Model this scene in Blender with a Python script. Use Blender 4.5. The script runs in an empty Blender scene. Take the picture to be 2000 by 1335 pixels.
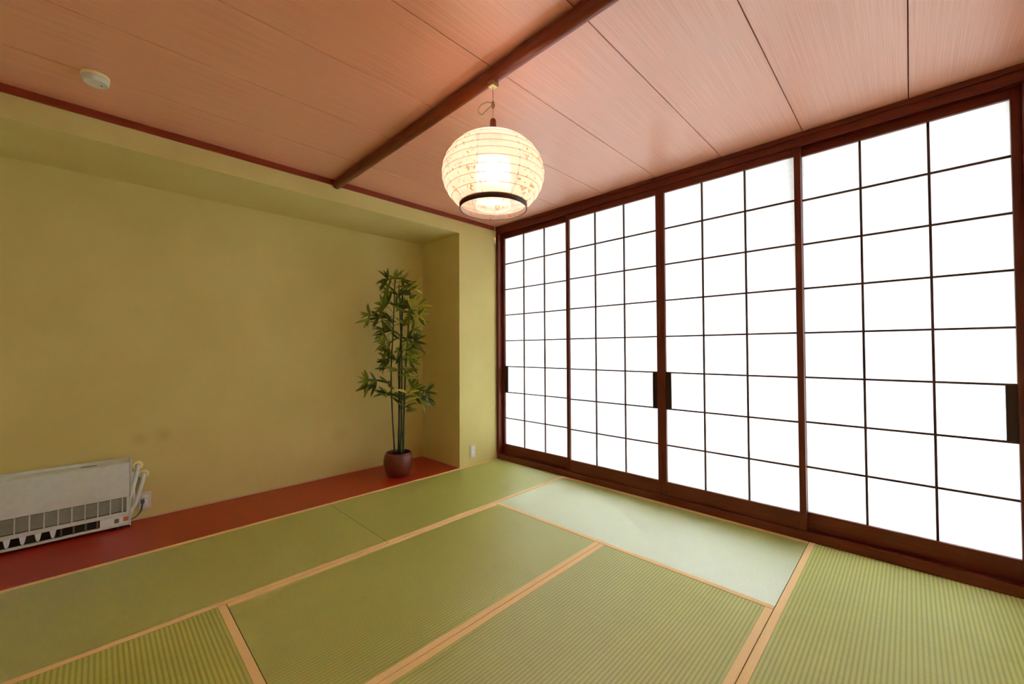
import bpy, bmesh, math, random
from mathutils import Vector, Matrix

random.seed(7)
S = bpy.context.scene
COL = S.collection

# ------------------------------------------------------------------ camera
CAM = Vector((-2.9049, -3.0744, 1.1224))
yaw, pitch, roll, FPX = math.radians(45.5693), math.radians(1.0863), math.radians(-0.2618), 793.14
fw = Vector((math.cos(pitch) * math.sin(yaw), math.cos(pitch) * math.cos(yaw), math.sin(pitch)))
rt = Vector((math.cos(yaw), -math.sin(yaw), 0.0))
up = rt.cross(fw)
rt, up = math.cos(roll) * rt + math.sin(roll) * up, math.cos(roll) * up - math.sin(roll) * rt
cam_d = bpy.data.cameras.new('camera')
cam_d.sensor_width = 36.0
cam_d.lens = FPX / 2000.0 * 36.0
cam_d.clip_start = 0.02
cam = bpy.data.objects.new('camera', cam_d)
COL.objects.link(cam)
m = Matrix((rt, up, -fw)).transposed().to_4x4()
m.translation = CAM
cam.matrix_world = m
S.camera = cam

# ------------------------------------------------------------------ world: overcast sky
W = bpy.data.worlds.new('overcast_sky')
S.world = W
W.use_nodes = True
bg = W.node_tree.nodes['Background']
bg.inputs['Color'].default_value = (0.86, 0.94, 1.0, 1)
bg.inputs['Strength'].default_value = 8.1
BULB_STRENGTH = 46.0

# ------------------------------------------------------------------ colour management
vs = S.view_settings
vs.view_transform = 'Standard'
vs.look = 'None'
vs.gamma = 1.0
vs.use_curve_mapping = False
vs.exposure = 0.60
try:
    cy = S.cycles
    cy.use_denoising = True
    cy.max_bounces = 9
    cy.diffuse_bounces = 6
    cy.glossy_bounces = 4
    cy.transmission_bounces = 8
    cy.transparent_max_bounces = 12
    cy.sample_clamp_indirect = 12.0
    cy.use_light_tree = False
    cy.use_adaptive_sampling = True
    cy.adaptive_threshold = 0.2
    cy.adaptive_min_samples = 16
except Exception:
    pass

# ------------------------------------------------------------------ materials
def srgb(r, g, b):
    f = lambda c: (c / 255 / 12.92) if c / 255 <= 0.04045 else ((c / 255 + 0.055) / 1.055) ** 2.4
    return (f(r), f(g), f(b), 1.0)

def new_mat(name):
    mt = bpy.data.materials.new(name)
    mt.use_nodes = True
    nt = mt.node_tree
    return mt, nt, nt.nodes['Principled BSDF']

def noise_col(nt, scale_vec, c1, c2, nscale=5.0, detail=4.0, coord='Object', lo=0.35, hi=0.65, rough=0.55):
    tc = nt.nodes.new('ShaderNodeTexCoord')
    mp = nt.nodes.new('ShaderNodeMapping')
    mp.inputs['Scale'].default_value = scale_vec
    nz = nt.nodes.new('ShaderNodeTexNoise')
    nz.inputs['Scale'].default_value = nscale
    nz.inputs['Detail'].default_value = detail
    nz.inputs['Roughness'].default_value = rough
    rp = nt.nodes.new('ShaderNodeValToRGB')
    rp.color_ramp.elements[0].position = lo
    rp.color_ramp.elements[1].position = hi
    rp.color_ramp.elements[0].color = c1
    rp.color_ramp.elements[1].color = c2
    nt.links.new(tc.outputs[coord], mp.inputs['Vector'])
    nt.links.new(mp.outputs['Vector'], nz.inputs['Vector'])
    nt.links.new(nz.outputs['Fac'], rp.inputs['Fac'])
    return rp.outputs['Color'], nz.outputs['Fac'], mp.outputs['Vector']

def bump(nt, b, h, strength=0.1, dist=0.002):
    bp = nt.nodes.new('ShaderNodeBump')
    bp.inputs['Strength'].default_value = strength
    bp.inputs['Distance'].default_value = dist
    nt.links.new(h, bp.inputs['Height'])
    nt.links.new(bp.outputs['Normal'], b.inputs['Normal'])

def plain(name, col, rough=0.5, spec=0.5, metal=0.0):
    mt, nt, b = new_mat(name)
    c, fac, _ = noise_col(nt, (1, 1, 1), tuple(x * 0.94 for x in col[:3]) + (1,), col, 30.0, 3.0)
    nt.links.new(c, b.inputs['Base Color'])
    b.inputs['Roughness'].default_value = rough
    b.inputs['Specular IOR Level'].default_value = spec
    b.inputs['Metallic'].default_value = metal
    return mt

def wood(name, c1, c2, scale_vec, rough=0.4, spec=0.5, nscale=6.0, lo=0.3, hi=0.7, bmp=0.05, coord='Object'):
    mt, nt, b = new_mat(name)
    c, fac, _ = noise_col(nt, scale_vec, c1, c2, nscale, 5.0, coord, lo, hi)
    nt.links.new(c, b.inputs['Base Color'])
    b.inputs['Roughness'].default_value = rough
    b.inputs['Specular IOR Level'].default_value = spec
    bump(nt, b, fac, bmp, 0.001)
    return mt

def wall_mat(name, c1, c2, stain=False):
    mt, nt, b = new_mat(name)
    c, fac, _ = noise_col(nt, (1, 1, 1), c1, c2, 2.2, 3.0)
    if stain:
        geo = nt.nodes.new('ShaderNodeTexCoord')
        last = c
        for (px, pz, r, amt) in ((-2.70, 0.535, 0.07, 0.14), (-2.585, 0.545, 0.085, 0.12), (-1.36, 0.36, 0.12, 0.09)):
            d = nt.nodes.new('ShaderNodeVectorMath'); d.operation = 'DISTANCE'
            d.inputs[1].default_value = (px, 0.6247, pz)
            nt.links.new(geo.outputs['Object'], d.inputs[0])
            mr = nt.nodes.new('ShaderNodeMapRange'); mr.interpolation_type = 'SMOOTHERSTEP'
            mr.inputs['From Min'].default_value = 0.0
            mr.inputs['From Max'].default_value = r
            mr.inputs['To Min'].default_value = amt
            mr.inputs['To Max'].default_value = 0.0
            nt.links.new(d.outputs['Value'], mr.inputs['Value'])
            mx = nt.nodes.new('ShaderNodeMixRGB'); mx.blend_type = 'MIX'
            mx.inputs['Color2'].default_value = srgb(90, 66, 38)
            nt.links.new(mr.outputs['Result'], mx.inputs['Fac'])
            nt.links.new(last, mx.inputs['Color1'])
            last = mx.outputs['Color']
        c = last
    nt.links.new(c, b.inputs['Base Color'])
    b.inputs['Roughness'].default_value = 0.8
    b.inputs['Specular IOR Level'].default_value = 0.25
    nz = nt.nodes.new('ShaderNodeTexNoise')
    nz.inputs['Scale'].default_value = 260.0
    tc = nt.nodes.new('ShaderNodeTexCoord')
    nt.links.new(tc.outputs['Object'], nz.inputs['Vector'])
    bump(nt, b, nz.outputs['Fac'], 0.12, 0.001)
    return mt

RUSH_ROUGH, RUSH_SHEEN = 0.48, 0.36
def tatami_mat():
    # long axis of a mat = local X (ridges), rush stems run across along local Y.
    # UV.y counts ridges: warp threads sit in the grooves at whole numbers.
    mt, nt, b = new_mat('rush_weave')
    L = nt.links.new
    c, fac, vec = noise_col(nt, (0.6, 0.25, 1), srgb(194, 202, 90), srgb(208, 215, 106), 3.0, 4.0, 'Object', 0.3, 0.7)
    tc = nt.nodes.new('ShaderNodeTexCoord')
    mp = nt.nodes.new('ShaderNodeMapping')
    mp.inputs['Scale'].default_value = (260.0, 14.0, 1.0)
    nz = nt.nodes.new('ShaderNodeTexNoise'); nz.inputs['Scale'].default_value = 1.0; nz.inputs['Detail'].default_value = 2.0
    L(tc.outputs['Object'], mp.inputs['Vector'])
    L(mp.outputs['Vector'], nz.inputs['Vector'])
    rp = nt.nodes.new('ShaderNodeValToRGB')
    rp.color_ramp.elements[0].position = 0.25; rp.color_ramp.elements[0].color = (0.80, 0.82, 0.72, 1)
    rp.color_ramp.elements[1].position = 0.7; rp.color_ramp.elements[1].color = (1, 1, 1, 1)
    L(nz.outputs['Fac'], rp.inputs['Fac'])
    mx = nt.nodes.new('ShaderNodeMixRGB'); mx.blend_type = 'MULTIPLY'; mx.inputs['Fac'].default_value = 0.8
    L(c, mx.inputs['Color1']); L(rp.outputs['Color'], mx.inputs['Color2'])
    # warp thread in each groove
    sx = nt.nodes.new('ShaderNodeSeparateXYZ'); L(tc.outputs['UV'], sx.inputs[0])
    fr = nt.nodes.new('ShaderNodeMath'); fr.operation = 'PINGPONG'; fr.inputs[1].default_value = 0.5
    L(sx.outputs['Y'], fr.inputs[0])
    mr = nt.nodes.new('ShaderNodeMapRange'); mr.interpolation_type = 'SMOOTHSTEP'
    mr.inputs['From Min'].default_value = 0.0; mr.inputs['From Max'].default_value = 0.40
    mr.inputs['To Min'].default_value = 0.55; mr.inputs['To Max'].default_value = 0.0
    L(fr.outputs[0], mr.inputs['Value'])
    m2 = nt.nodes.new('ShaderNodeMixRGB'); m2.inputs['Color2'].default_value = srgb(130, 116, 44)
    L(mr.outputs['Result'], m2.inputs['Fac']); L(mx.outputs['Color'], m2.inputs['Color1'])
    L(m2.outputs['Color'], b.inputs['Base Color'])
    b.inputs['Roughness'].default_value = 0.8
    b.inputs['Specular IOR Level'].default_value = 0.2
    # waxy sheen of the stems: tight along the stem, wide across it
    gl_ = nt.nodes.new('ShaderNodeBsdfAnisotropic')
    gl_.distribution = 'GGX'
    gl_.inputs['Color'].default_value = (1, 1, 1, 1)
    gl_.inputs['Roughness'].default_value = RUSH_ROUGH
    gl_.inputs['Anisotropy'].default_value = 0.5
    tg = nt.nodes.new('ShaderNodeVectorTransform')
    tg.vector_type = 'VECTOR'; tg.convert_from = 'OBJECT'; tg.convert_to = 'WORLD'
    tg.inputs[0].default_value = (0, 1, 0)
    L(tg.outputs[0], gl_.inputs['Tangent'])
    # Fresnel of a bundle of round stems: grazing only when seen along the stems
    geo = nt.nodes.new('ShaderNodeNewGeometry')
    dt = nt.nodes.new('ShaderNodeVectorMath'); dt.operation = 'DOT_PRODUCT'
    L(geo.outputs['Incoming'], dt.inputs[0]); L(tg.outputs[0], dt.inputs[1])
    sq = nt.nodes.new('ShaderNodeMath'); sq.operation = 'MULTIPLY'
    L(dt.outputs['Value'], sq.inputs[0]); L(dt.outputs['Value'], sq.inputs[1])
    om = nt.nodes.new('ShaderNodeMath'); om.operation = 'SUBTRACT'; om.inputs[0].default_value = 1.0
    L(sq.outputs[0], om.inputs[1])
    rt_ = nt.nodes.new('ShaderNodeMath'); rt_.operation = 'SQRT'; rt_.use_clamp = True
    L(om.outputs[0], rt_.inputs[0])
    ml = nt.nodes.new('ShaderNodeMapRange')
    ml.inputs['From Min'].default_value = 1.0; ml.inputs['From Max'].default_value = 0.55
    ml.inputs['To Min'].default_value = 0.10; ml.inputs['To Max'].default_value = RUSH_SHEEN
    L(rt_.outputs[0], ml.inputs['Value'])
    ms = nt.nodes.new('ShaderNodeMixShader')
    L(ml.outputs[0], ms.inputs['Fac']); L(b.outputs[0], ms.inputs[1]); L(gl_.outputs[0], ms.inputs[2])
    L(ms.outputs[0], nt.nodes['Material Output'].inputs['Surface'])
    return mt

def cloth_mat(name, c1, c2):
    mt, nt, b = new_mat(name)
    tc = nt.nodes.new('ShaderNodeTexCoord')
    ck = nt.nodes.new('ShaderNodeTexVoronoi')
    ck.inputs['Scale'].default_value = 330.0
    nt.links.new(tc.outputs['Object'], ck.inputs['Vector'])
    rp = nt.nodes.new('ShaderNodeValToRGB')
    rp.color_ramp.elements[0].color = c1; rp.color_ramp.elements[1].color = c2
    rp.color_ramp.elements[0].position = 0.2; rp.color_ramp.elements[1].position = 0.7
    nt.links.new(ck.outputs['Distance'], rp.inputs['Fac'])
    nt.links.new(rp.outputs['Color'], b.inputs['Base Color'])
    b.inputs['Roughness'].default_value = 0.6
    bump(nt, b, ck.outputs['Distance'], 0.1, 0.0006)
    return mt

def paper_mat(name, col, trans=0.6, through=0.0, fibres=None, fscale=1.0):
    mt = bpy.data.materials.new(name)
    mt.use_nodes = True
    nt = mt.node_tree
    nt.nodes.remove(nt.nodes['Principled BSDF'])
    out = nt.nodes['Material Output']
    c, fac, _ = noise_col(nt, (1, 1, 1), tuple(x * 0.93 for x in col[:3]) + (1,), col, 55.0 * fscale, 5.0)
    if fibres:
        tc = nt.nodes.new('ShaderNodeTexCoord')
        n1 = nt.nodes.new('ShaderNodeTexNoise'); n1.inputs['Scale'].default_value = 26.0; n1.inputs['Detail'].default_value = 6.0
        n1.inputs['Distortion'].default_value = 2.2
        nt.links.new(tc.outputs['Object'], n1.inputs['Vector'])
        r1 = nt.nodes.new('ShaderNodeValToRGB')
        e = r1.color_ramp.elements
        e[0].position = 0.585; e[0].color = (0, 0, 0, 1)
        e[1].position = 0.66; e[1].color = (1, 1, 1, 1)
        nt.links.new(n1.outputs['Fac'], r1.inputs['Fac'])
        mx = nt.nodes.new('ShaderNodeMixRGB')
        mx.inputs['Color2'].default_value = fibres
        nt.links.new(r1.outputs['Color'], mx.inputs['Fac'])
        nt.links.new(c, mx.inputs['Color1'])
        c = mx.outputs['Color']
    df = nt.nodes.new('ShaderNodeBsdfDiffuse')
    tl = nt.nodes.new('ShaderNodeBsdfTranslucent')
    nt.links.new(c, df.inputs['Color']); nt.links.new(c, tl.inputs['Color'])
    ms = nt.nodes.new('ShaderNodeMixShader'); ms.inputs['Fac'].default_value = trans
    nt.links.new(df.outputs[0], ms.inputs[1]); nt.links.new(tl.outputs[0], ms.inputs[2])
    last = ms.outputs[0]
    if through > 0:
        tr = nt.nodes.new('ShaderNodeBsdfTransparent')
        tr.inputs['Color'].default_value = col
        m2 = nt.nodes.new('ShaderNodeMixShader'); m2.inputs['Fac'].default_value = through
        nt.links.new(last, m2.inputs[1]); nt.links.new(tr.outputs[0], m2.inputs[2])
        last = m2.outputs[0]
    nt.links.new(last, out.inputs['Surface'])
    return mt

def emit_mat(name, col, strength):
    mt = bpy.data.materials.new(name)
    mt.use_nodes = True
    nt = mt.node_tree
    nt.nodes.remove(nt.nodes['Principled BSDF'])
    e = nt.nodes.new('ShaderNodeEmission')
    e.inputs['Color'].default_value = col
    e.inputs['Strength'].default_value = strength
    nt.links.new(e.outputs[0], nt.nodes['Material Output'].inputs['Surface'])
    return mt

def leaf_mat(name, col):
    mt, nt, b = new_mat(name)
    c, fac, _ = noise_col(nt, (1, 1, 1), tuple(x * 0.7 for x in col[:3]) + (1,), col, 14.0, 2.0)
    nt.links.new(c, b.inputs['Base Color'])
    b.inputs['Roughness'].default_value = 0.42
    tl = nt.nodes.new('ShaderNodeBsdfTranslucent')
    nt.links.new(c, tl.inputs['Color'])
    ms = nt.nodes.new('ShaderNodeMixShader'); ms.inputs['Fac'].default_value = 0.3
    nt.links.new(b.outputs[0], ms.inputs[1]); nt.links.new(tl.outputs[0], ms.inputs[2])
    nt.links.new(ms.outputs[0], nt.nodes['Material Output'].inputs['Surface'])
    return mt

M = {}
M['wall'] = wall_mat('tan_wallpaper', srgb(218, 204, 134), srgb(223, 210, 141))
M['wall_alcove'] = wall_mat('tan_wallpaper_marked', srgb(217, 201, 128), srgb(222, 207, 135), True)
M['wall_plain'] = wall_mat('cream_bounce_wallpaper', srgb(236, 226, 196), srgb(241, 231, 203))  # for the unseen walls, made paler than the tan ones to bounce daylight
M['ceil'] = wood('cedar_ceiling_board', srgb(228, 148, 116), srgb(248, 178, 148), (0.3, 46.0, 1), 0.38, 1.0, 6.0, 0.3, 0.7, 0.01)
M['ceil'].node_tree.nodes['Principled BSDF'].inputs['IOR'].default_value = 1.7
M['ceil_gap'] = plain('ceiling_backing', srgb(70, 34, 20), 0.8)
M['dark'] = wood('dark_red_timber', srgb(92, 32, 14), srgb(120, 46, 20), (6.0, 0.6, 6.0), 0.38, 0.5, 8.0)
M['dark_v'] = wood('dark_red_timber_upright', srgb(92, 32, 14), srgb(120, 46, 20), (6.0, 6.0, 0.6), 0.38, 0.5, 8.0)
M['kumiko'] = wood('dark_lattice_timber', srgb(70, 36, 24), srgb(88, 48, 32), (4, 4, 4), 0.5, 0.4, 8.0)
M['pull'] = wood('black_brown_pull', srgb(52, 30, 18), srgb(66, 38, 22), (6, 6, 1), 0.45, 0.4, 8.0)
M['trim'] = wood('red_brown_trim', srgb(132, 44, 18), srgb(150, 56, 24), (0.6, 8, 8), 0.45, 0.5, 6.0)
M['pole'] = wood('polished_red_pole', srgb(116, 40, 14), srgb(138, 52, 20), (10, 0.7, 10), 0.3, 0.5, 5.0)
M['toko'] = wood('lacquered_red_board', srgb(168, 46, 22), srgb(184, 54, 26), (0.5, 10, 1), 0.3, 0.45, 5.0, 0.25, 0.75, 0.02)
M['pale_trim'] = plain('pale_pink_trim', srgb(226, 184, 150), 0.6)
M['rush'] = tatami_mat()
M['heri'] = cloth_mat('orange_beige_cloth', srgb(248, 202, 132), srgb(253, 220, 158))
M['core'] = plain('straw_core', srgb(120, 104, 60), 0.9)
M['shoji'] = paper_mat('shoji_paper', (0.93, 0.94, 0.94, 1), 0.62)
M['washi'] = paper_mat('washi_plain', (0.96, 0.87, 0.80, 1), 0.6, 0.17)
M['washi_f'] = paper_mat('washi_fibre', (0.96, 0.87, 0.78, 1), 0.58, 0.15, srgb(186, 140, 70))
M['washi_in'] = paper_mat('washi_inner', (0.95, 0.83, 0.75, 1), 0.6, 0.25, srgb(226, 170, 120))
M['rib'] = plain('bamboo_rib', srgb(176, 126, 74), 0.6)
M['ring'] = plain('dark_brown_ring', srgb(74, 36, 20), 0.5)
M['plug'] = wood('reddish_wood_cap', srgb(150, 70, 28), srgb(170, 84, 36), (4, 4, 1), 0.45)
M['cord'] = plain('cream_cord', srgb(232, 214, 190), 0.5)
M['socket'] = plain('brown_socket', srgb(168, 120, 88), 0.45)
M['bulb'] = emit_mat('warm_bulb', (1.0, 0.80, 0.68, 1), BULB_STRENGTH)
M['white_pl'] = plain('white_plastic', srgb(226, 226, 218), 0.45)
M['cream_pl'] = plain('yellowed_plastic', srgb(250, 238, 178), 0.5)
M['heater'] = plain('warm_grey_enamel', srgb(224, 234, 230), 0.5)
M['heater_dk'] = plain('dark_interior', srgb(42, 42, 34), 0.8)
M['heater_gr'] = plain('grey_grille', srgb(178, 182, 172), 0.5)
M['fin'] = plain('white_fin', srgb(240, 247, 252), 0.5)
M['fin_dk'] = plain('brown_grey_fin', srgb(120, 108, 86), 0.6)
M['grey_pl'] = plain('grey_plastic', srgb(110, 112, 112), 0.5)
M['label'] = plain('salmon_label', srgb(214, 138, 112), 0.6)
M['hose'] = plain('pale_grey_hose', srgb(232, 236, 230), 0.6)
M['pot'] = wood('brown_ceramic_pot', srgb(92, 40, 24), srgb(128, 62, 38), (2, 2, 18), 0.32, 0.5, 4.0)
M['soil'] = plain('dark_moss', srgb(38, 28, 18), 0.95)
M['cane'] = wood('dark_green_cane', srgb(40, 58, 22), srgb(66, 84, 34), (3, 3, 1), 0.45)
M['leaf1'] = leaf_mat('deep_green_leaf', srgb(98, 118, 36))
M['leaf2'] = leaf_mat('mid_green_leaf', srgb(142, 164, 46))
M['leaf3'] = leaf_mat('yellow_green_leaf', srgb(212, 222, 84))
M['alum'] = plain('grey_aluminium', srgb(150, 152, 154), 0.45, 0.5, 0.3)
M['soffit_out'] = plain('shading_soffit', srgb(92, 78, 66), 0.9)  # underside darkened so the upper panes get less light
M['ground'] = plain('pale_gravel', srgb(188, 186, 178), 0.95)
M['concrete'] = plain('pale_concrete', srgb(232, 232, 228), 0.85)

# ------------------------------------------------------------------ mesh helpers
def link(o, parent=None):
    COL.objects.link(o)
    if parent is not None:
        o.parent = parent
    return o

def mesh_obj(name, bm, mat, parent=None, smooth=False, loc=None):
    me = bpy.data.meshes.new(name)
    bmesh.ops.recalc_face_normals(bm, faces=bm.faces[:])
    bm.to_mesh(me)
    bm.free()
    if smooth:
        for p in me.polygons:
            p.use_smooth = True
    me.materials.append(mat)
    o = bpy.data.objects.new(name, me)
    if loc is not None:
        o.location = loc
    return link(o, parent)

def share(name, src, parent, loc=(0, 0, 0), rot=(0, 0, 0), scale=(1, 1, 1)):
    o = bpy.data.objects.new(name, src.data)
    o.location = loc; o.rotation_euler = rot; o.scale = scale
    return link(o, parent)

def empty(name, loc=(0, 0, 0), rotz=0.0):
    o = bpy.data.objects.new(name, None)
    o.empty_display_size = 0.1
    o.location = loc
    o.rotation_euler = (0, 0, rotz)
    return link(o)

def tag(o, label, cat, group=None):
    o['label'] = label
    o['category'] = cat
    if group:
        o['group'] = group
    return o

def struct(o, label=None):
    o['kind'] = 'structure'
    if label:
        o['label'] = label
    return o

def add_box(bm, x0, x1, y0, y1, z0, z1, bev=0.0, seg=1):
    vs_ = [bm.verts.new((x, y, z)) for x in (x0, x1) for y in (y0, y1) for z in (z0, z1)]
    fs = []
    for idx in ((0, 1, 3, 2), (4, 6, 7, 5), (0, 4, 5, 1), (2, 3, 7, 6), (0, 2, 6, 4), (1, 5, 7, 3)):
        fs.append(bm.faces.new([vs_[i] for i in idx]))
    if bev > 0:
        es = list({e for f in fs for e in f.edges})
        bmesh.ops.bevel(bm, geom=es, offset=bev, segments=seg, affect='EDGES', profile=0.5)
    return bm

def box(name, mat, x0, x1, y0, y1, z0, z1, parent=None, bev=0.0, seg=1):
    """box in the parent's (or world) coordinates with its own origin at its centre of base"""
    cx, cy_, cz = (x0 + x1) / 2, (y0 + y1) / 2, z0
    bm = bmesh.new()
    add_box(bm, min(x0, x1) - cx, max(x0, x1) - cx, min(y0, y1) - cy_, max(y0, y1) - cy_, 0, z1 - z0, bev, seg)
    return mesh_obj(name, bm, mat, parent, False, (cx, cy_, cz))

def add_lathe(bm, prof, n=32, cx=0, cy=0, a0=0.0, a1=None, closed=True):
    rings = []
    full = a1 is None
    a1 = 2 * math.pi if full else a1
    cnt = n if full else n + 1
    for (r, z) in prof:
        ring = []
        for k in range(cnt):
            a = a0 + (a1 - a0) * k / n
            ring.append(bm.verts.new((cx + r * math.cos(a), cy + r * math.sin(a), z)))
        rings.append(ring)
    for i in range(len(rings) - 1):
        for k in range(n):
            k2 = (k + 1) % cnt
            bm.faces.new((rings[i][k], rings[i][k2], rings[i + 1][k2], rings[i + 1][k]))
    return rings

def cap(bm, ring):
    bm.faces.new(ring)

def add_tube(bm, pts, rad, n=8, capped=True):
    pts = [Vector(p) for p in pts]
    rings = []
    prev = None
    for i, p in enumerate(pts):
        if i == 0: t = pts[1] - pts[0]
        elif i == len(pts) - 1: t = pts[-1] - pts[-2]
        else: t = pts[i + 1] - pts[i - 1]
        t.normalize()
        ref = prev if prev is not None else (Vector((0, 0, 1)) if abs(t.z) < 0.9 else Vector((1, 0, 0)))
        b_ = t.cross(ref).normalized()
        a_ = b_.cross(t).normalized()
        prev = a_
        r = rad[i] if isinstance(rad, (list, tuple)) else rad
        rings.append([bm.verts.new(p + r * (math.cos(2 * math.pi * k / n) * a_ + math.sin(2 * math.pi * k / n) * b_)) for k in range(n)])
    for i in range(len(rings) - 1):
        for k in range(n):
            bm.faces.new((rings[i][k], rings[i][(k + 1) % n], rings[i + 1][(k + 1) % n], rings[i + 1][k]))
    if capped:
        bm.faces.new(rings[0]); bm.faces.new(rings[-1])
    return bm

def bez(p, n=16):
    """Catmull-Rom through points"""
    p = [Vector(q) for q in p]
    p = [p[0]] + p + [p[-1]]
    out = []
    for i in range(1, len(p) - 2):
        for k in range(n):
            t = k / n
            a, b, c, d = p[i - 1], p[i], p[i + 1], p[i + 2]
            out.append(0.5 * ((2 * b) + (c - a) * t + (2 * a - 5 * b + 4 * c - d) * t * t + (3 * b - a - 3 * c + d) * t ** 3))
    out.append(p[-2])
    return out

# ------------------------------------------------------------------ room measures (metres)
ZC = 2.40           # ceiling
XB, YN = -3.50, -3.52   # far-left wall and wall behind the camera
AX, AY, AZ = -0.486, 0.6247, 2.2435   # alcove: right end, depth, soffit
SHX = 0.125         # outer face of the shoji track

# ------------------------------------------------------------------ structure
struct(box('floor', M['core'], XB - 0.1, SHX, YN - 0.1, 0.72, -0.15, -0.055))
struct(box('floor_alcove', M['toko'], XB, AX, 0.0, AY, -0.055, 0.0), 'glossy red-brown board floor of the alcove')
bm = bmesh.new()
add_box(bm, AX, SHX, 0.0, 0.74, -0.055, ZC)
add_box(bm, XB, AX, 0.0, 0.74, AZ, ZC)
struct(mesh_obj('wall_left', bm, M['wall']))
struct(box('wall_alcove', M['wall_alcove'], XB, AX, AY, 0.74, -0.055, AZ)).data
o = bpy.data.objects['wall_alcove']
for v in o.data.vertices:   # keep texture space = world space for the marks
    v.co += o.location
o.location = (0, 0, 0)
struct(box('wall_back', M['wall_plain'], XB - 0.1, XB, YN - 0.1, 0.74, -0.055, ZC))
struct(box('wall_near', M['wall_plain'], XB, SHX, YN - 0.1, YN, -0.055, ZC))
ceil = struct(box('ceiling', M['ceil_gap'], XB - 0.1, SHX, YN - 0.1, 0.74, ZC + 0.012, ZC + 0.12))
seams = [0.0, -0.405, -0.850, -1.296, -1.743, -2.198, -2.643, -3.089, YN]
for i in range(len(seams) - 1):
    y1, y0 = seams[i] - 0.0018, seams[i + 1] + 0.0018
    bm = bmesh.new()
    add_box(bm, XB, 0.02, y0 - (y0 + y1) / 2, y1 - (y0 + y1) / 2, 0.0, 0.014, 0.0012)
    pb = mesh_obj('plank', bm, M['ceil'], ceil)
    pb.location = Vector((0, (y0 + y1) / 2, ZC)) - ceil.location
# trims
struct(box('trim_1', M['trim'], XB, 0.0, -0.014, 0.0, 2.360, ZC, bev=0.002), 'red-brown strip where alcove wall meets ceiling')
struct(box('baseboard_alcove', M['pale_trim'], XB, AX, AY - 0.006, AY, 0.0, 0.011, bev=0.001))
struct(box('baseboard_side', M['pale_trim'], AX - 0.006, AX, 0.0, AY - 0.006, 0.0, 0.010, bev=0.001))
# shoji opening: sill, lintel, posts
bm = bmesh.new()
add_box(bm, 0.0, 0.0125, YN, 0.0, -0.055, 0.053, 0.0015)
add_box(bm, 0.0125, SHX, YN, 0.0, -0.055, 0.047)
add_box(bm, 0.047, 0.051, YN, 0.0, 0.047, 0.053)
add_box(bm, 0.082, SHX, YN, 0.0, 0.047, 0.053)
struct(mesh_obj('trim_2', bm, M['dark']), 'dark timber sill track below the paper screens')
bm = bmesh.new()
add_box(bm, 0.0, 0.0125, YN, 0.0, 2.3243, ZC, 0.0015)
add_box(bm, 0.0125, SHX, YN, 0.0, 2.345, ZC)
add_box(bm, 0.047, 0.051, YN, 0.0, 2.3243, 2.345)
add_box(bm, 0.082, SHX, YN, 0.0, 2.3243, 2.345)
add_box(bm, -0.010, 0.0, YN, 0.0, 2.372, ZC, 0.002)
struct(mesh_obj('trim_3', bm, M['dark']), 'dark timber lintel above the paper screens')
struct(box('trim_4', M['dark_v'], -0.004, SHX, -0.034, 0.0, 0.053, 2.3243, bev=0.004, seg=2), 'dark timber corner post')
struct(box('trim_5', M['dark_v'], -0.004, SHX, YN, -3.457, 0.053, 2.3243, bev=0.004, seg=2), 'dark timber post at the near end of the screens')

# outside the screens: sash frame, unseen balcony floor, overhang shaped to shade top panes
def window_frame(n, ya, yb, rail):
    t = empty('window_%d' % n, (0.26, (ya + yb) / 2, 0.0))
    struct(t)
    w = abs(yb - ya) / 2
    for s in (-1, 1):
        box('frame_upright', M['alum'], -0.02, 0.02, s * w - 0.025 * (s > 0), s * w + 0.025 * (s < 0), 0.0, 2.38, t)
    box('frame_rail', M['alum'], -0.02, 0.02, -w, w, 0.0, 0.05, t)
    box('frame_rail', M['alum'], -0.02, 0.02, -w, w, 2.33, 2.38, t)
    if rail:
        box('frame_rail', M['alum'], -0.02, 0.02, -w, w, 1.05, 1.12, t)
window_frame(1, 0.0, -0.90, True)
window_frame(2, -0.90, -2.60, False)
window_frame(3, -2.60, YN, True)
struct(box('floor_balcony', M['concrete'], SHX, 1.3, -7.0, 3.5, -0.25, -0.10))
struct(box('floor_ground', M['ground'], -30, 45, -40, 40, -0.70, -0.45))
struct(box('shade_overhang', M['soffit_out'], SHX, 2.1, -7.0, 3.5, 2.43, 2.60))  # unseen overhang, depth and dark tone set to dim the upper panes

# ------------------------------------------------------------------ tatami mats
def ridged(lx, wy):
    """rush cover: rounded ridges along local X, top at z about 0"""
    bm = bmesh.new()
    n = max(2, round(wy / 0.0152))
    sub = 6
    amp = 0.0007
    pro = []
    for i in range(n * sub + 1):
        u = i / sub
        pro.append((-wy / 2 + wy * i / (n * sub), amp * (abs(math.sin(math.pi * u)) ** 0.7) - amp))
    nx = 2
    rows = []
    uv = bm.loops.layers.uv.new('UVMap')
    for (y, z) in pro:
        rows.append([bm.verts.new((-lx / 2 + lx * k / nx, y, z)) for k in range(nx + 1)])
    for i in range(len(rows) - 1):
        for k in range(nx):
            f = bm.faces.new((rows[i][k], rows[i][k + 1], rows[i + 1][k + 1], rows[i + 1][k]))
            for lp_, (du, dv) in zip(f.loops, ((0, 0), (1, 0), (1, 1), (0, 1))):
                lp_[uv].uv = ((k + du) / nx * lx, (i + dv) / sub)
    return bm

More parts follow.
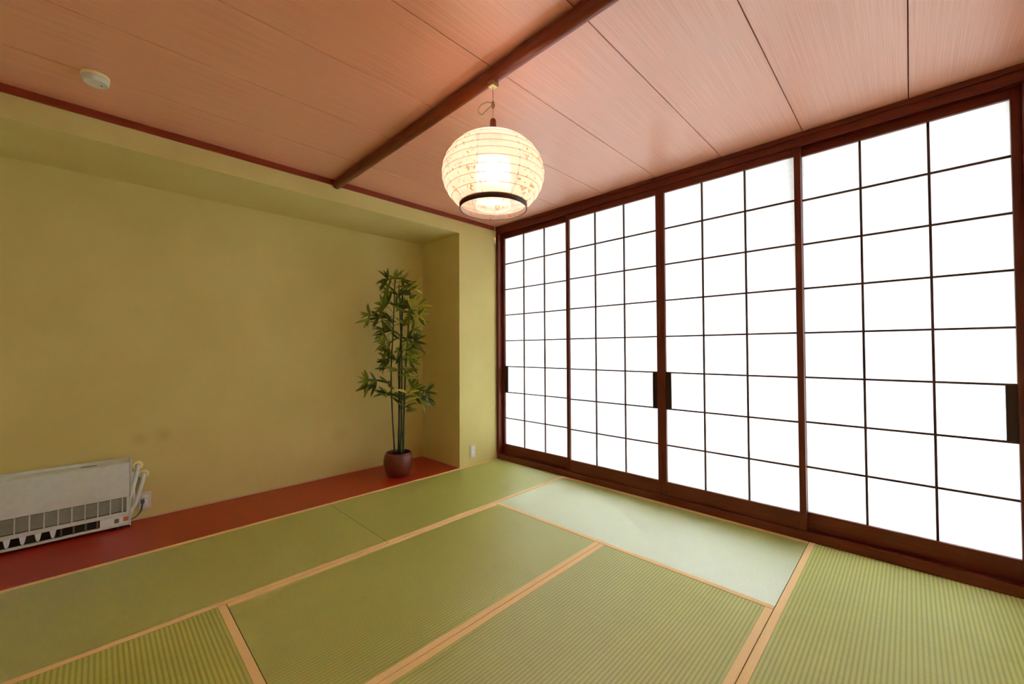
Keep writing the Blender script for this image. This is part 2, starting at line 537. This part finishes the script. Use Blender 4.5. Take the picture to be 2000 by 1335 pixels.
def tatami(x0, x1, y0, y1, along, label):
    g = 0.0014
    cx, cyy = (x0 + x1) / 2, (y0 + y1) / 2
    lx, wy = (x1 - x0, y1 - y0) if along == 'x' else (y1 - y0, x1 - x0)
    lx -= 2 * g; wy -= 2 * g
    t = tag(empty('tatami_mat', (cx, cyy, -0.055), 0.0 if along == 'x' else math.pi / 2), label, 'tatami mat', 'tatami mats on the floor')
    box('core', M['core'], -lx / 2, lx / 2, -wy / 2, wy / 2, 0.0, 0.0525, t)
    hw = 0.030
    s = mesh_obj('rush_cover', ridged(lx, wy - 2 * hw + 0.002), M['rush'], t, True, (0, 0, 0.0550))
    for sgn in (-1, 1):
        ya, yb = sgn * (wy / 2 - hw), sgn * wy / 2
        b = box('cloth_border', M['heri'], -lx / 2, lx / 2, min(ya, yb), max(ya, yb), 0.046, 0.0562, t, bev=0.0012, seg=2)
    return t

X1, X2, X3, XE = -1.706, -0.858, -2.494, -3.43
Y1, Y2, Y3, YE = -0.8873, -1.774, -2.636, YN + 0.02
tatami(X1, 0, Y1, 0, 'x', 'green tatami mat running along the alcove, nearest the corner of the paper screens')
tatami(XE, X1, Y1, 0, 'x', 'olive tatami mat along the alcove floor, in front of the heater')
tatami(X2, 0, Y3, Y1, 'y', 'pale silvery tatami mat laid lengthwise along the paper screens')
tatami(X3, X2, Y2, Y1, 'x', 'olive tatami mat in the middle of the floor, second row from the alcove')
tatami(X3, X2, Y3, Y2, 'x', 'green ribbed tatami mat in the third row from the alcove, beside the pale mat')
tatami(XE, X3, Y3, Y1, 'y', 'ribbed tatami mat in the bottom left corner, laid away from the viewer')
tatami(X1, 0, YE, Y3, 'x', 'ribbed tatami mat in the bottom right corner by the paper screens')
tatami(XE, X1, YE, Y3, 'x', 'tatami mat right under the viewer, out of frame beside the near wall')
struct(box('trim_6', M['dark'], XB, XE, YN, 0.0, -0.055, 0.0), 'timber edge strip between mats and wall')
struct(box('trim_7', M['dark'], XE, 0.0, YN, YE, -0.055, 0.0), 'timber edge strip between mats and near wall')

# ------------------------------------------------------------------ shoji screens
ZB, ZT, ZPB, ZPT = 0.0475, 2.338, 0.1518, 2.2785
def shoji(ya, yb, xo, pull_side, label):
    """ya > yb; xo = room face of the stiles"""
    w = ya - yb
    t = tag(empty('shoji_screen', (xo, (ya + yb) / 2, ZB)), label, 'sliding screen', 'sliding paper screens')
    h = w / 2
    st = 0.0325
    dp = 0.031
    z0 = 0.0
    for s in (1, -1):
        b0, b1 = (h - st, h) if s > 0 else (-h, -h + st)
        box('stile', M['dark_v'], 0, dp, b0, b1, z0, ZT - ZB, t, bev=0.0015)
    box('bottom_rail', M['dark'], 0.001, dp - 0.001, -h + st, h - st, z0, ZPB - ZB, t, bev=0.0015)
    box('top_rail', M['dark'], 0.001, dp - 0.001, -h + st, h - st, ZPT - ZB, ZT - ZB, t, bev=0.0015)
    a, b = -h + st, h - st
    zb, zt = ZPB - ZB, ZPT - ZB
    k = 0.0105
    cols = [a + (b - a) * i / 3 for i in range(4)]
    rows = [zb + (zt - zb) * i / 8 for i in range(9)]
    # lattice bars (uprights slightly proud of the cross bars)
    mv = None
    for i in (1, 2):
        if mv is None:
            mv = box('lattice_upright', M['kumiko'], 0.006, 0.0195, cols[i] - k / 2, cols[i] + k / 2, zb, zt, t, bev=0.0008)
        else:
            share('lattice_upright', mv, t, (mv.location.x, cols[i], zb))
    mh = None
    for j in range(1, 8):
        if mh is None:
            mh = box('lattice_crossbar', M['kumiko'], 0.0075, 0.0190, a, b, rows[j] - k / 2, rows[j] + k / 2, t, bev=0.0008)
        else:
            share('lattice_crossbar', mh, t, (mh.location.x, 0, rows[j] - k / 2))
    # paper, one sheet per lattice cell
    pm = None
    for i in range(3):
        for j in range(8):
            if pm is None:
                bm = bmesh.new()
                add_box(bm, 0, 0.0004, 0, cols[1] - cols[0], 0, rows[1] - rows[0])
                pm = mesh_obj('paper_pane', bm, M['shoji'], t, False, (0.0196, cols[0], rows[0]))
            else:
                share('paper_pane', pm, t, (0.0196, cols[i], rows[j]))
    # finger pull block in the third row from the bottom
    pw = 0.036
    if pull_side > 0:
        p0, p1 = b - pw, b
    else:
        p0, p1 = a, a + pw
    bm = bmesh.new()
    zz0, zz1 = rows[2] + k / 2 - 0.004, rows[3] - k / 2 + 0.004
    dd = 0.016
    add_box(bm, -0.0, dd, -pw / 2, pw / 2, 0, zz1 - zz0)
    # dish in the room face
    ff = [f for f in bm.faces if f.normal.x < -0.5 or all(abs(v.co.x) < 1e-6 for v in f.verts)]
    r_ = bmesh.ops.inset_region(bm, faces=ff[:1], thickness=0.006)
    for v in ff[0].verts:
        v.co.x += 0.006
    mesh_obj('finger_pull', bm, M['pull'], t, False, (0.003, (p0 + p1) / 2, zz0))
    return t

XI, XO = 0.014, 0.0515
shoji(-0.034, -0.899, XO, +1, 'paper screen farthest from the viewer, in the corner beside the tan wall')
shoji(-0.889, -1.757, XI, -1, 'second paper screen from the corner, its finger pull on the right edge')
shoji(-1.757, -2.624, XI, +1, 'third paper screen from the corner, its finger pull on the left edge')
shoji(-2.592, -3.457, XO, -1, 'nearest and largest-looking paper screen at the right edge of the room')

# ------------------------------------------------------------------ ceiling pole
bm = bmesh.new()
PX, PZ, PR = -1.658, 2.3715, 0.0318
rings = [[bm.verts.new((PR * math.cos(2 * math.pi * k / 24), y, PR * math.sin(2 * math.pi * k / 24))) for k in range(24)] for y in (YN + 0.003 + 1.75, 1.75 - 0.012)]
for k in range(24):
    bm.faces.new((rings[0][k], rings[0][(k + 1) % 24], rings[1][(k + 1) % 24], rings[1][k]))
bm.faces.new(rings[0]); bm.faces.new(rings[1])
pole = mesh_obj('ceiling_pole', bm, M['pole'], None, True, (PX, -1.75, PZ - 0.003))
for p in pole.data.polygons:
    if len(p.vertices) > 4: p.use_smooth = False
tag(pole, 'round polished red-brown pole running across under the ceiling boards', 'beam')

# ------------------------------------------------------------------ paper lantern
LX, LY = -1.655, -1.735
LZ = 1.9145                       # centre height of the paper globe
LA, LB = 0.2275, 0.183
lamp = tag(empty('pendant_lantern', (LX, LY, LZ)), 'round lit paper lantern hanging from the ceiling pole', 'lamp')
def gl(v): return LB * v
zr = -LB * math.sqrt(1 - (0.152 / LA) ** 2)     # rim of the opening
ztop = LB * math.sqrt(1 - (0.050 / LA) ** 2)
NR = 10
zs = [zr + (ztop - zr) * i / NR for i in range(NR + 1)]
def rad(z): return LA * math.sqrt(max(0, 1 - (z / LB) ** 2))
prof = []
for i in range(NR):
    for s in range(4):
        z = zs[i] + (zs[i + 1] - zs[i]) * s / 4
        prof.append((rad(z) + 0.0035 * math.sin(math.pi * s / 4), z))
prof.append((rad(ztop), ztop))
bm = bmesh.new()
for z in zs:
    r = rad(z) + 0.0005
    n = 48
    pts = [(r * math.cos(2 * math.pi * k / n), r * math.sin(2 * math.pi * k / n), z) for k in range(n + 1)]
    add_tube(bm, pts, 0.0009, 5, False)
for g in range(8):
    a0 = math.radians(233) - math.pi / 8 + g * math.pi / 4
    pts = [((rad(z) + 0.0012) * math.cos(a0), (rad(z) + 0.0012) * math.sin(a0), z) for z in [zr + (ztop - zr) * i / 24 for i in range(25)]]
    add_tube(bm, pts, 0.0009, 5, False)
frame = mesh_obj('rib_frame', bm, M['rib'], lamp, True)
a_front = math.radians(233)
for g in range(8):
    bm = bmesh.new()
    a0 = a_front - math.pi / 8 + g * math.pi / 4
    add_lathe(bm, prof, 8, 0, 0, a0, a0 + math.pi / 4)
    mesh_obj('paper_panel', bm, M['washi'] if g % 2 == 0 else M['washi_f'], frame, True)
bm = bmesh.new()
rg = 0.153
add_lathe(bm, [(rg, zr + 0.004), (rg, zr - 0.020), (rg - 0.004, zr - 0.020), (rg - 0.004, zr + 0.004), (rg, zr + 0.004)], 48)
mesh_obj('bottom_ring', bm, M['ring'], lamp, True)
bm = bmesh.new()
add_lathe(bm, [(rg - 0.0046, zr + 0.003), (rg - 0.0050, zr - 0.0195)], 48)
mesh_obj('ring_lining', bm, M['washi_in'], lamp, True)
bm = bmesh.new()
prof_i = []
zi0, zi1 = zr - 0.012, zr + 0.20
for i in range(41):
    z = zi0 + (zi1 - zi0) * i / 40
    prof_i.append((0.077 + 0.0022 * math.sin(i * math.pi / 4), z))
add_lathe(bm, prof_i, 36)
mesh_obj('inner_shade', bm, M['washi_in'], lamp, True)
bm = bmesh.new()
add_lathe(bm, [(0.0, -0.045), (0.018, -0.042), (0.032, -0.028), (0.038, -0.006), (0.034, 0.018), (0.022, 0.042), (0.0145, 0.058), (0.0, 0.058)], 20)
mesh_obj('light_bulb', bm, M['bulb'], lamp, True, (0, 0, 0.01))
bm = bmesh.new()
rr = add_lathe(bm, [(0.0, 0.066), (0.02, 0.066), (0.021, 0.12), (0.012, 0.135), (0.012, ztop), (0.0, ztop)], 20)
mesh_obj('lamp_holder', bm, M['white_pl'], lamp, True)
bm = bmesh.new()
add_lathe(bm, [(0.0, ztop - 0.004), (0.052, ztop - 0.004), (0.052, ztop + 0.003), (0.016, ztop + 0.005), (0.0145, ztop + 0.006), (0.0140, 2.164 - LZ), (0.010, 2.172 - LZ), (0.0, 2.174 - LZ)], 24)
mesh_obj('wooden_cap', bm, M['plug'], lamp, True)
z_sock = 2.322 - LZ
bm = bmesh.new()
add_tube(bm, [(0, 0, 2.170 - LZ), (0.0005, 0, (ztop + z_sock) / 2), (0, 0, z_sock + 0.004)], 0.0019, 8)
mesh_obj('cord', bm, M['cord'], lamp, True)
zc_ = 2.243 - LZ
bm = bmesh.new()
add_lathe(bm, [(0.0, zc_ + 0.016), (0.004, zc_ + 0.010), (0.0085, zc_ - 0.004), (0.0075, zc_ - 0.014), (0.004, zc_ - 0.022), (0.0, zc_ - 0.024)], 12)
mesh_obj('cord_clip', bm, M['socket'], lamp, True)
u = Vector((-0.7, 0.714, 0))
lp = [(0, 0, zc_), tuple(u * 0.030 + Vector((0, 0, zc_ + 0.004))), tuple(u * 0.058 + Vector((0, 0, zc_ - 0.012))), tuple(u * 0.067 + Vector((0, 0, zc_ - 0.038))),
      tuple(u * 0.050 + Vector((0, 0, zc_ - 0.052))), tuple(u * 0.034 + Vector((0, 0, zc_ - 0.036))), tuple(u * 0.016 + Vector((0.004, 0.004, zc_ - 0.016))), (0, 0, zc_ - 0.004)]
bm = bmesh.new()
add_tube(bm, bez(lp, 8), 0.0040, 8)
mesh_obj('cord_loop', bm, M['cord'], lamp, True)
box('socket_box', M['socket'], -0.019, 0.019, -0.019, 0.019, z_sock, z_sock + 0.040, lamp, bev=0.002)
box('socket_plate', M['cream_pl'], -0.016, 0.016, -0.016, 0.016, z_sock - 0.003, z_sock, lamp, bev=0.001)
zp = -0.305
bm = bmesh.new()
add_tube(bm, [(0.004, -0.004, -0.04), (0.004, -0.004, -0.15), (0.004, -0.004, zp + 0.02)], 0.0012, 6)
mesh_obj('pull_cord', bm, M['cord'], lamp, True)
bm = bmesh.new()
add_lathe(bm, [(0.0, zp + 0.022), (0.0025, zp + 0.02), (0.0045, zp + 0.006), (0.005, zp - 0.004), (0.003, zp - 0.008), (0.0, zp - 0.008)], 10, 0.004, -0.004)
mesh_obj('pull_tip', bm, M['cord'], lamp, True)

# ------------------------------------------------------------------ smoke detector
det = tag(empty('smoke_detector', (-2.925, -0.405, ZC)), 'small white round smoke detector on the ceiling boards', 'smoke detector')
det.scale = (0.9, 0.9, 0.95)
bm = bmesh.new()
rr = add_lathe(bm, [(0.052, 0.0), (0.054, -0.004), (0.054, -0.014), (0.050, -0.016)], 36)
cap(bm, rr[0]); cap(bm, rr[-1])
mesh_obj('base_plate', bm, M['cream_pl'], det, True)
bm = bmesh.new()
rr = add_lathe(bm, [(0.0505, -0.0165), (0.052, -0.021), (0.051, -0.036), (0.046, -0.042), (0.0425, -0.0425), (0.0405, -0.0395), (0.020, -0.0405), (0.006, -0.041)], 36)
cap(bm, rr[0]); cap(bm, rr[-1])
mesh_obj('cover', bm, M['white_pl'], det, True)
bm = bmesh.new()
rr = add_lathe(bm, [(0.004, -0.0405), (0.004, -0.0435), (0.002, -0.044)], 12, 0.022, 0.006)
cap(bm, rr[0]); cap(bm, rr[-1])
mesh_obj('test_button', bm, M['grey_pl'], det, True)

# ------------------------------------------------------------------ wall outlets
def outlet(loc, w, h, label, plug):
    t = tag(empty('wall_outlet', loc), label, 'outlet')
    box('cover_plate', M['white_pl'], -w / 2, w / 2, -0.007, 0.0, -h / 2, h / 2, t, bev=0.0025, seg=2)
    ins = box('socket_insert', M['fin'], -w * 0.22, w * 0.22, -0.0085, -0.006, -h * 0.36, h * 0.36, t, bev=0.001)
    for zz in (0.062, -0.002):
        for xx in (-0.005, 0.005):
            box('slot', M['grey_pl'], xx - 0.001, xx + 0.001, -0.0095, -0.008, zz * 0.8 - 0.008 + h * 0.30 - 0.015 * 1, zz * 0.8 + h * 0.30 - 0.015, ins)
    return t
outlet((-0.327, 0.0, 0.130), 0.062, 0.118, 'white outlet plate on the tan pillar by the screens', False)
outlet((-2.672, AY, 0.116), 0.062, 0.118, 'white outlet plate low on the alcove wall beside the heater', True)

# ------------------------------------------------------------------ wall heater
HX0, HX1, HY0, HY1 = -3.450, -2.745, 0.511, 0.612
hz = lambda z: z
heat = tag(empty('fan_heater', (0, 0, 0)), 'low off-white fan heater with grille on the alcove floor', 'heater')
heat.location = ((HX0 + HX1) / 2, (HY0 + HY1) / 2, 0.0)
ho = heat.location.copy()
def hb(name, mat, x0, x1, y0, y1, z0, z1, bev=0.0, parent=None):
    po = ho if parent is None else ho + parent.location
    return box(name, mat, x0 - po.x, x1 - po.x, y0 - po.y, y1 - po.y, z0 - po.z, z1 - po.z, parent or heat, bev)
body = hb('casing', M['heater_dk'], HX0 + 0.004, HX1 - 0.006, HY0 + 0.022, HY1, 0.020, 0.405)
hb('front_panel', M['heater'], HX0 + 0.004, HX1 - 0.006, HY0, HY0 + 0.022, 0.194, 0.408, 0.003)
hb('top_panel', M['heater'], HX0 + 0.004, HX1 - 0.006, HY0 + 0.012, HY1, 0.405, 0.411, 0.002)
hb('top_slot', M['heater_dk'], -2.97, -2.90, HY0 + 0.050, HY0 + 0.064, 0.4095, 0.4118)
hb('side_panel', M['heater'], HX1 - 0.006, HX1, HY0 - 0.004, HY1, 0.010, 0.432, 0.002)
hb('side_panel', M['heater'], HX0, HX0 + 0.004, HY0 - 0.004, HY1, 0.010, 0.432, 0.0015)
hb('back_upstand', M['heater'], HX0 + 0.004, HX1 - 0.006, HY1 - 0.006, HY1, 0.405, 0.428, 0.001)
# intake grille: horizontal louvres with uprights
bm = bmesh.new()
for k in range(11):
    z = 0.110 + 0.0075 * k
    add_box(bm, HX0 + 0.004 - ho.x, HX1 - 0.020 - ho.x, HY0 + 0.004 - ho.y, HY0 + 0.009 - ho.y, z, z + 0.0050)
mesh_obj('grille_louvres', bm, M['heater_gr'], heat)
hb('grille_back', M['heater_dk'], HX0 + 0.004, HX1 - 0.02, HY0 + 0.014, HY0 + 0.021, 0.100, 0.194)
pit = 0.0545
xb = -2.785
k = 0
while xb > HX0 + 0.02:
    hb('grille_upright', M['heater'], xb - 0.0028, xb + 0.0028, HY0 + 0.001, HY0 + 0.010, 0.102, 0.194, 0.0008)
    xb -= pit
hb('grille_end_plate', M['heater'], HX1 - 0.022, HX1 - 0.006, HY0, HY0 + 0.012, 0.102, 0.194, 0.001)
hb('middle_bar', M['heater'], HX0 + 0.004, HX1 - 0.006, HY0 - 0.002, HY0 + 0.020, 0.081, 0.103, 0.003)
hb('outlet_floor', M['heater'], HX0 + 0.004, HX1 - 0.006, HY0 - 0.004, HY0 + 0.022, 0.018, 0.031, 0.003)
hb('outlet_back', M['heater_dk'], HX0 + 0.004, HX1 - 0.14, HY0 + 0.018, HY0 + 0.0215, 0.031, 0.081)
def fin(x, mat, wide):
    bm = bmesh.new()
    pr = [(-wide, 0.082), (wide, 0.082), (wide * 0.55, 0.046), (wide * 0.2, 0.038), (-wide * 0.2, 0.038), (-wide * 0.55, 0.046)]
    f0 = [bm.verts.new((px, -0.002, pz)) for px, pz in pr]
    f1 = [bm.verts.new((px * 0.8, 0.010, pz)) for px, pz in pr]
    bm.faces.new(f0); bm.faces.new(f1)
    for i in range(6):
        bm.faces.new((f0[i], f0[(i + 1) % 6], f1[(i + 1) % 6], f1[i]))
    return mesh_obj('outlet_fin', bm, mat, heat, False, (x - ho.x, HY0 - ho.y, 0))
for k in range(4):
    fin(-3.247 + k * 0.0568, M['fin'], 0.0135)
for k in range(3):
    fin(-3.247 - (k + 1) * 0.0568, M['fin'], 0.0135)
for k in range(4):
    x = -3.045 + k * 0.050
    if x < HX1 - 0.14:
        hb('outlet_divider', M['fin_dk'], x - 0.004, x + 0.004, HY0 + 0.006, HY0 + 0.018, 0.031, 0.081, 0.001)
hb('control_block', M['fin'], HX1 - 0.140, HX1 - 0.006, HY0 + 0.002, HY0 + 0.020, 0.031, 0.081, 0.002)
hb('switch', M['grey_pl'], -2.820, -2.800, HY0 - 0.001, HY0 + 0.003, 0.043, 0.068, 0.001)
hb('rating_label', M['label'], -2.780, -2.756, HY0 + 0.0005, HY0 + 0.003, 0.044, 0.072)
for x in (-2.80, -3.38):
    hb('foot', M['heater_dk'], x - 0.012, x + 0.012, HY0 + 0.004, HY1 - 0.01, 0.0, 0.020, 0.002)
def hose(name, pts, r, mat):
    bm = bmesh.new()
    add_tube(bm, [Vector(p) - ho for p in bez(pts, 10)], r, 12)
    return mesh_obj(name, bm, mat, heat, True)
hose('hose', [(-2.712, AY - 0.004, 0.360), (-2.712, AY - 0.035, 0.345), (-2.722, AY - 0.045, 0.290), (-2.738, AY - 0.05, 0.215), (-2.752, AY - 0.05, 0.16)], 0.0115, M['hose'])
hose('hose', [(-2.681, AY - 0.004, 0.296), (-2.683, AY - 0.034, 0.280), (-2.698, AY - 0.045, 0.215), (-2.722, AY - 0.05, 0.125), (-2.752, AY - 0.05, 0.075)], 0.0115, M['hose'])
hose('hose', [(-2.736, AY - 0.03, 0.33), (-2.735, AY - 0.035, 0.25), (-2.728, AY - 0.04, 0.15), (-2.738, AY - 0.04, 0.07), (-2.76, AY - 0.04, 0.045)], 0.008, M['hose'])
hose('power_cord', [(-2.684, AY - 0.013, 0.118), (-2.686, AY - 0.03, 0.105), (-2.693, AY - 0.03, 0.065), (-2.715, AY - 0.035, 0.035), (-2.752, AY - 0.04, 0.020)], 0.0042, M['grey_pl'])
pl_ = hb('plug', M['grey_pl'], -2.693, -2.675, AY - 0.026, AY - 0.0095, 0.108, 0.134, 0.003)
def collar(loc, label):
    t = tag(empty('pipe_collar', loc), label, 'pipe collar', 'pipe collars beside the heater')
    bm = bmesh.new()
    rr = add_lathe(bm, [(0.0125, 0.0), (0.030, 0.0), (0.030, 0.005), (0.026, 0.009), (0.0135, 0.010), (0.0125, 0.009), (0.0125, 0.0)], 28)
    bmesh.ops.rotate(bm, verts=bm.verts[:], cent=(0, 0, 0), matrix=Matrix.Rotation(math.pi / 2, 3, 'X'))
    mesh_obj('flange', bm, M['cream_pl'], t, True)
    return t
collar((-2.712, AY, 0.362), 'upper pale yellow pipe collar on the wall beside the heater')
collar((-2.681, AY, 0.298), 'lower pale yellow pipe collar on the wall beside the heater')

# ------------------------------------------------------------------ potted bamboo
BX, BY = -0.993, 0.243
pl = tag(empty('potted_bamboo', (BX, BY, 0.0)), 'tall artificial bamboo in a round brown pot in the alcove', 'plant')
bm = bmesh.new()
rr = add_lathe(bm, [(0.085, 0.0), (0.098, 0.006), (0.118, 0.045), (0.129, 0.095), (0.130, 0.135), (0.122, 0.180), (0.112, 0.203), (0.106, 0.206), (0.101, 0.200), (0.108, 0.175), (0.110, 0.150)], 40)
cap(bm, rr[0])
mesh_obj('pot', bm, M['pot'], pl, True)
bm = bmesh.new()
add_lathe(bm, [(0.0, 0.168), (0.05, 0.165), (0.109, 0.160)], 28)
mesh_obj('moss', bm, M['soil'], pl, True)
# image-right direction at the plant, and depth direction
R_ = Vector((0.714, -0.700, 0)).normalized()
D_ = Vector((0.49, 0.872, 0)).normalized()
SC = 1 / 212.0
def P(px, py, d):
    return R_ * ((px - 777) * SC) + D_ * d + Vector((0, 0, (923 - py) * SC))
canes = [  # (px, py, depth) from foot to tip, radius
    ([(770, 884, 0.00), (765, 800, 0.01), (763, 720, 0.0), (767, 640, -0.01), (770, 545, 0.0)], 0.0075),
    ([(778, 884, 0.02), (779, 800, 0.03), (779, 720, 0.03), (783, 640, 0.03), (785, 570, 0.02)], 0.0125),
    ([(782, 885, -0.03), (783, 800, -0.03), (783, 700, -0.03), (780, 620, -0.03), (778, 560, -0.02)], 0.008),
    ([(786, 884, 0.03), (788, 800, 0.04), (791, 720, 0.05), (796, 640, 0.05), (800, 565, 0.04)], 0.009),
]
cane_obj, cane_pts = [], []
for pts, r in canes:
    pp = bez([P(*q) for q in pts], 8)
    bm = bmesh.new()
    n = len(pp)
    radii = []
    for i in range(n):
        rr_ = r * (1 - 0.45 * i / n)
        if i % 5 == 4: rr_ *= 1.18          # cane nodes
        radii.append(rr_)
    add_tube(bm, pp, radii, 8)
    cane_obj.append(mesh_obj('cane', bm, M['cane'], pl, True))
    cane_pts.append(pp)
# leaf meshes: narrow pointed blade with a folded midrib
def leaf_mesh(mat, droop):
    bm = bmesh.new()
    L = 0.125
    prev = None
    for i in range(6):
        t = i / 5
        w = 0.0125 * (math.sin(math.pi * min(1, t * 0.93 + 0.07)) ** 0.8) if i < 5 else 0.0004
        if i == 0: w = 0.0016
        x = L * t
        z = -droop * t * t * L
        row = [bm.verts.new((x, -w, z + w * 0.35)), bm.verts.new((x, 0, z)), bm.verts.new((x, w, z + w * 0.35))]
        if prev:
            for q in range(2):
                bm.faces.new((prev[q], prev[q + 1], row[q + 1], row[q]))
        prev = row
    me = bpy.data.meshes.new('leaf')
    bm.to_mesh(me); bm.free()
    for p_ in me.polygons: p_.use_smooth = True
    me.materials.append(mat)
    return me
LM = [[leaf_mesh(M[k_], dr) for dr in (0.1, 0.35)] for k_ in ('leaf1', 'leaf2', 'leaf3')]
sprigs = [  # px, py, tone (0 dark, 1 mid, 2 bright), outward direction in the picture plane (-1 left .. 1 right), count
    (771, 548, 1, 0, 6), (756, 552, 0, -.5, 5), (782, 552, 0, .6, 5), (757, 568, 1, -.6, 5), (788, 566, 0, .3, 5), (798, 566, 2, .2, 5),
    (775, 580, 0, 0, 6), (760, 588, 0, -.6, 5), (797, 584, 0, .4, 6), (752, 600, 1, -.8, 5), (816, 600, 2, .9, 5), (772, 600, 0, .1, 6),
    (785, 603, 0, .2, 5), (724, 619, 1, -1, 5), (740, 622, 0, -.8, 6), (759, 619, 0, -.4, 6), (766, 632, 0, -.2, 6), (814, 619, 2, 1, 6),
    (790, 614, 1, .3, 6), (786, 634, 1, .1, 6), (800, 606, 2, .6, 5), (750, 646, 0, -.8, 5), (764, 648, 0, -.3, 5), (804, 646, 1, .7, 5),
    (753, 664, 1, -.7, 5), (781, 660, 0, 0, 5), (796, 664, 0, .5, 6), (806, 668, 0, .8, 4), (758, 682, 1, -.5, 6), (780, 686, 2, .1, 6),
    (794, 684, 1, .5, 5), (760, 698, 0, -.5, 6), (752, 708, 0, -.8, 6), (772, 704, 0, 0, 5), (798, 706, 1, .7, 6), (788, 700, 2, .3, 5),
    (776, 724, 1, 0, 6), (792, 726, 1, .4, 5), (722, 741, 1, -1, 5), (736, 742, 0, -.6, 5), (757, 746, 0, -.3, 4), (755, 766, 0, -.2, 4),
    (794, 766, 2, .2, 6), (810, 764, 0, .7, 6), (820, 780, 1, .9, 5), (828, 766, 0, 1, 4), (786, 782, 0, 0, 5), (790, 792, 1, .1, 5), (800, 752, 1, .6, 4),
]
extra = []
nleaf = 0
for (px, py, tone, out, cnt) in sprigs:
    dep = random.uniform(-0.10, 0.09) - max(0.0, (760 - px) * SC) * 0.6
    cnt = 6
    tip = P(px, py, dep)
    # nearest cane point a little below the sprig
    best = None
    for ci, pp in enumerate(cane_pts):
        for q in pp:
            d = (q - tip).length + (0.25 if q.z > tip.z - 0.02 else 0) 
            if best is None or d < best[0]:
                best = (d, ci, q)
    _, ci, q = best
    mid = (q + tip) / 2 + Vector((0, 0, 0.012))
    tb = bmesh.new()
    add_tube(tb, [q, mid, tip], [0.0022, 0.0017, 0.0010], 5)
    mesh_obj('twig', tb, M['cane'], cane_obj[ci], True)
    base_dir = (R_ * out + D_ * (dep * 6) + Vector((0, 0, 0.25))).normalized()
    for k in range(cnt + 3):
        # fan of leaves round the twig end
        ang = ((k % cnt) - (cnt - 1) / 2) / max(1, cnt - 1) * 2.6 + random.uniform(-0.25, 0.25)
        side = base_dir.cross(Vector((0, 0, 1)))
        if side.length < 0.1: side = R_.copy()
        side.normalize()
        upv = side.cross(base_dir).normalized()
        fan = random.uniform(-0.6, 0.6)
        axis = (side * math.cos(fan) + upv * math.sin(fan)) if abs(out) < 0.5 else (upv * math.cos(fan) + side * math.sin(fan))
        d = base_dir * math.cos(ang) + axis * math.sin(ang)
        d.normalize()
        if tip.y + d.y * 0.16 > AY - BY - 0.02:
            d.y = -abs(d.y) * 0.6
            d.normalize()
        zax = Vector((0, 0, 0.55)) - D_ * 0.7 + Vector((random.uniform(-.6, .6), random.uniform(-.6, .6), random.uniform(-.4, .4)))
        yax = zax.cross(d).normalized()
        zax = d.cross(yax)
        rot = Matrix((d, yax, zax)).transposed()
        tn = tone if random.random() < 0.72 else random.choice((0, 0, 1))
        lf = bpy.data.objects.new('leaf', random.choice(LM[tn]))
        s = random.uniform(0.75, 1.1)
        mw = rot.to_4x4() @ Matrix.Scale(s, 4)
        mw.translation = tip - d * 0.004
        if k >= cnt:            # beyond 300: joined further down
            back = D_ * random.uniform(-0.05, 0.05) - Vector((0, 0, random.uniform(0.0, 0.06)))
            mw.translation += back
            extra.append((lf.data, mw))
            continue
        link(lf, cane_obj[ci])
        lf.matrix_local = mw
        nleaf += 1
bm = bmesh.new()
for me_, mw in extra:
    n0 = len(bm.verts)
    bm.from_mesh(me_)
    bm.verts.ensure_lookup_table()
    mi = [x.material_index for x in bm.faces]
    for v in bm.verts[n0:]:
        v.co = mw @ v.co
    bm.faces.ensure_lookup_table()
    for f in bm.faces[-10:]:
        f.material_index = 0 if me_ in LM[0] else (1 if me_ in LM[1] else 2)
me = bpy.data.meshes.new('small_leaves')
bm.to_mesh(me); bm.free()
for p_ in me.polygons: p_.use_smooth = True
for k_ in ('leaf1', 'leaf2', 'leaf3'): me.materials.append(M[k_])
sl = link(bpy.data.objects.new('small_leaves', me), pl)
sl['kind'] = 'stuff'
print('leaves', nleaf, len(extra))
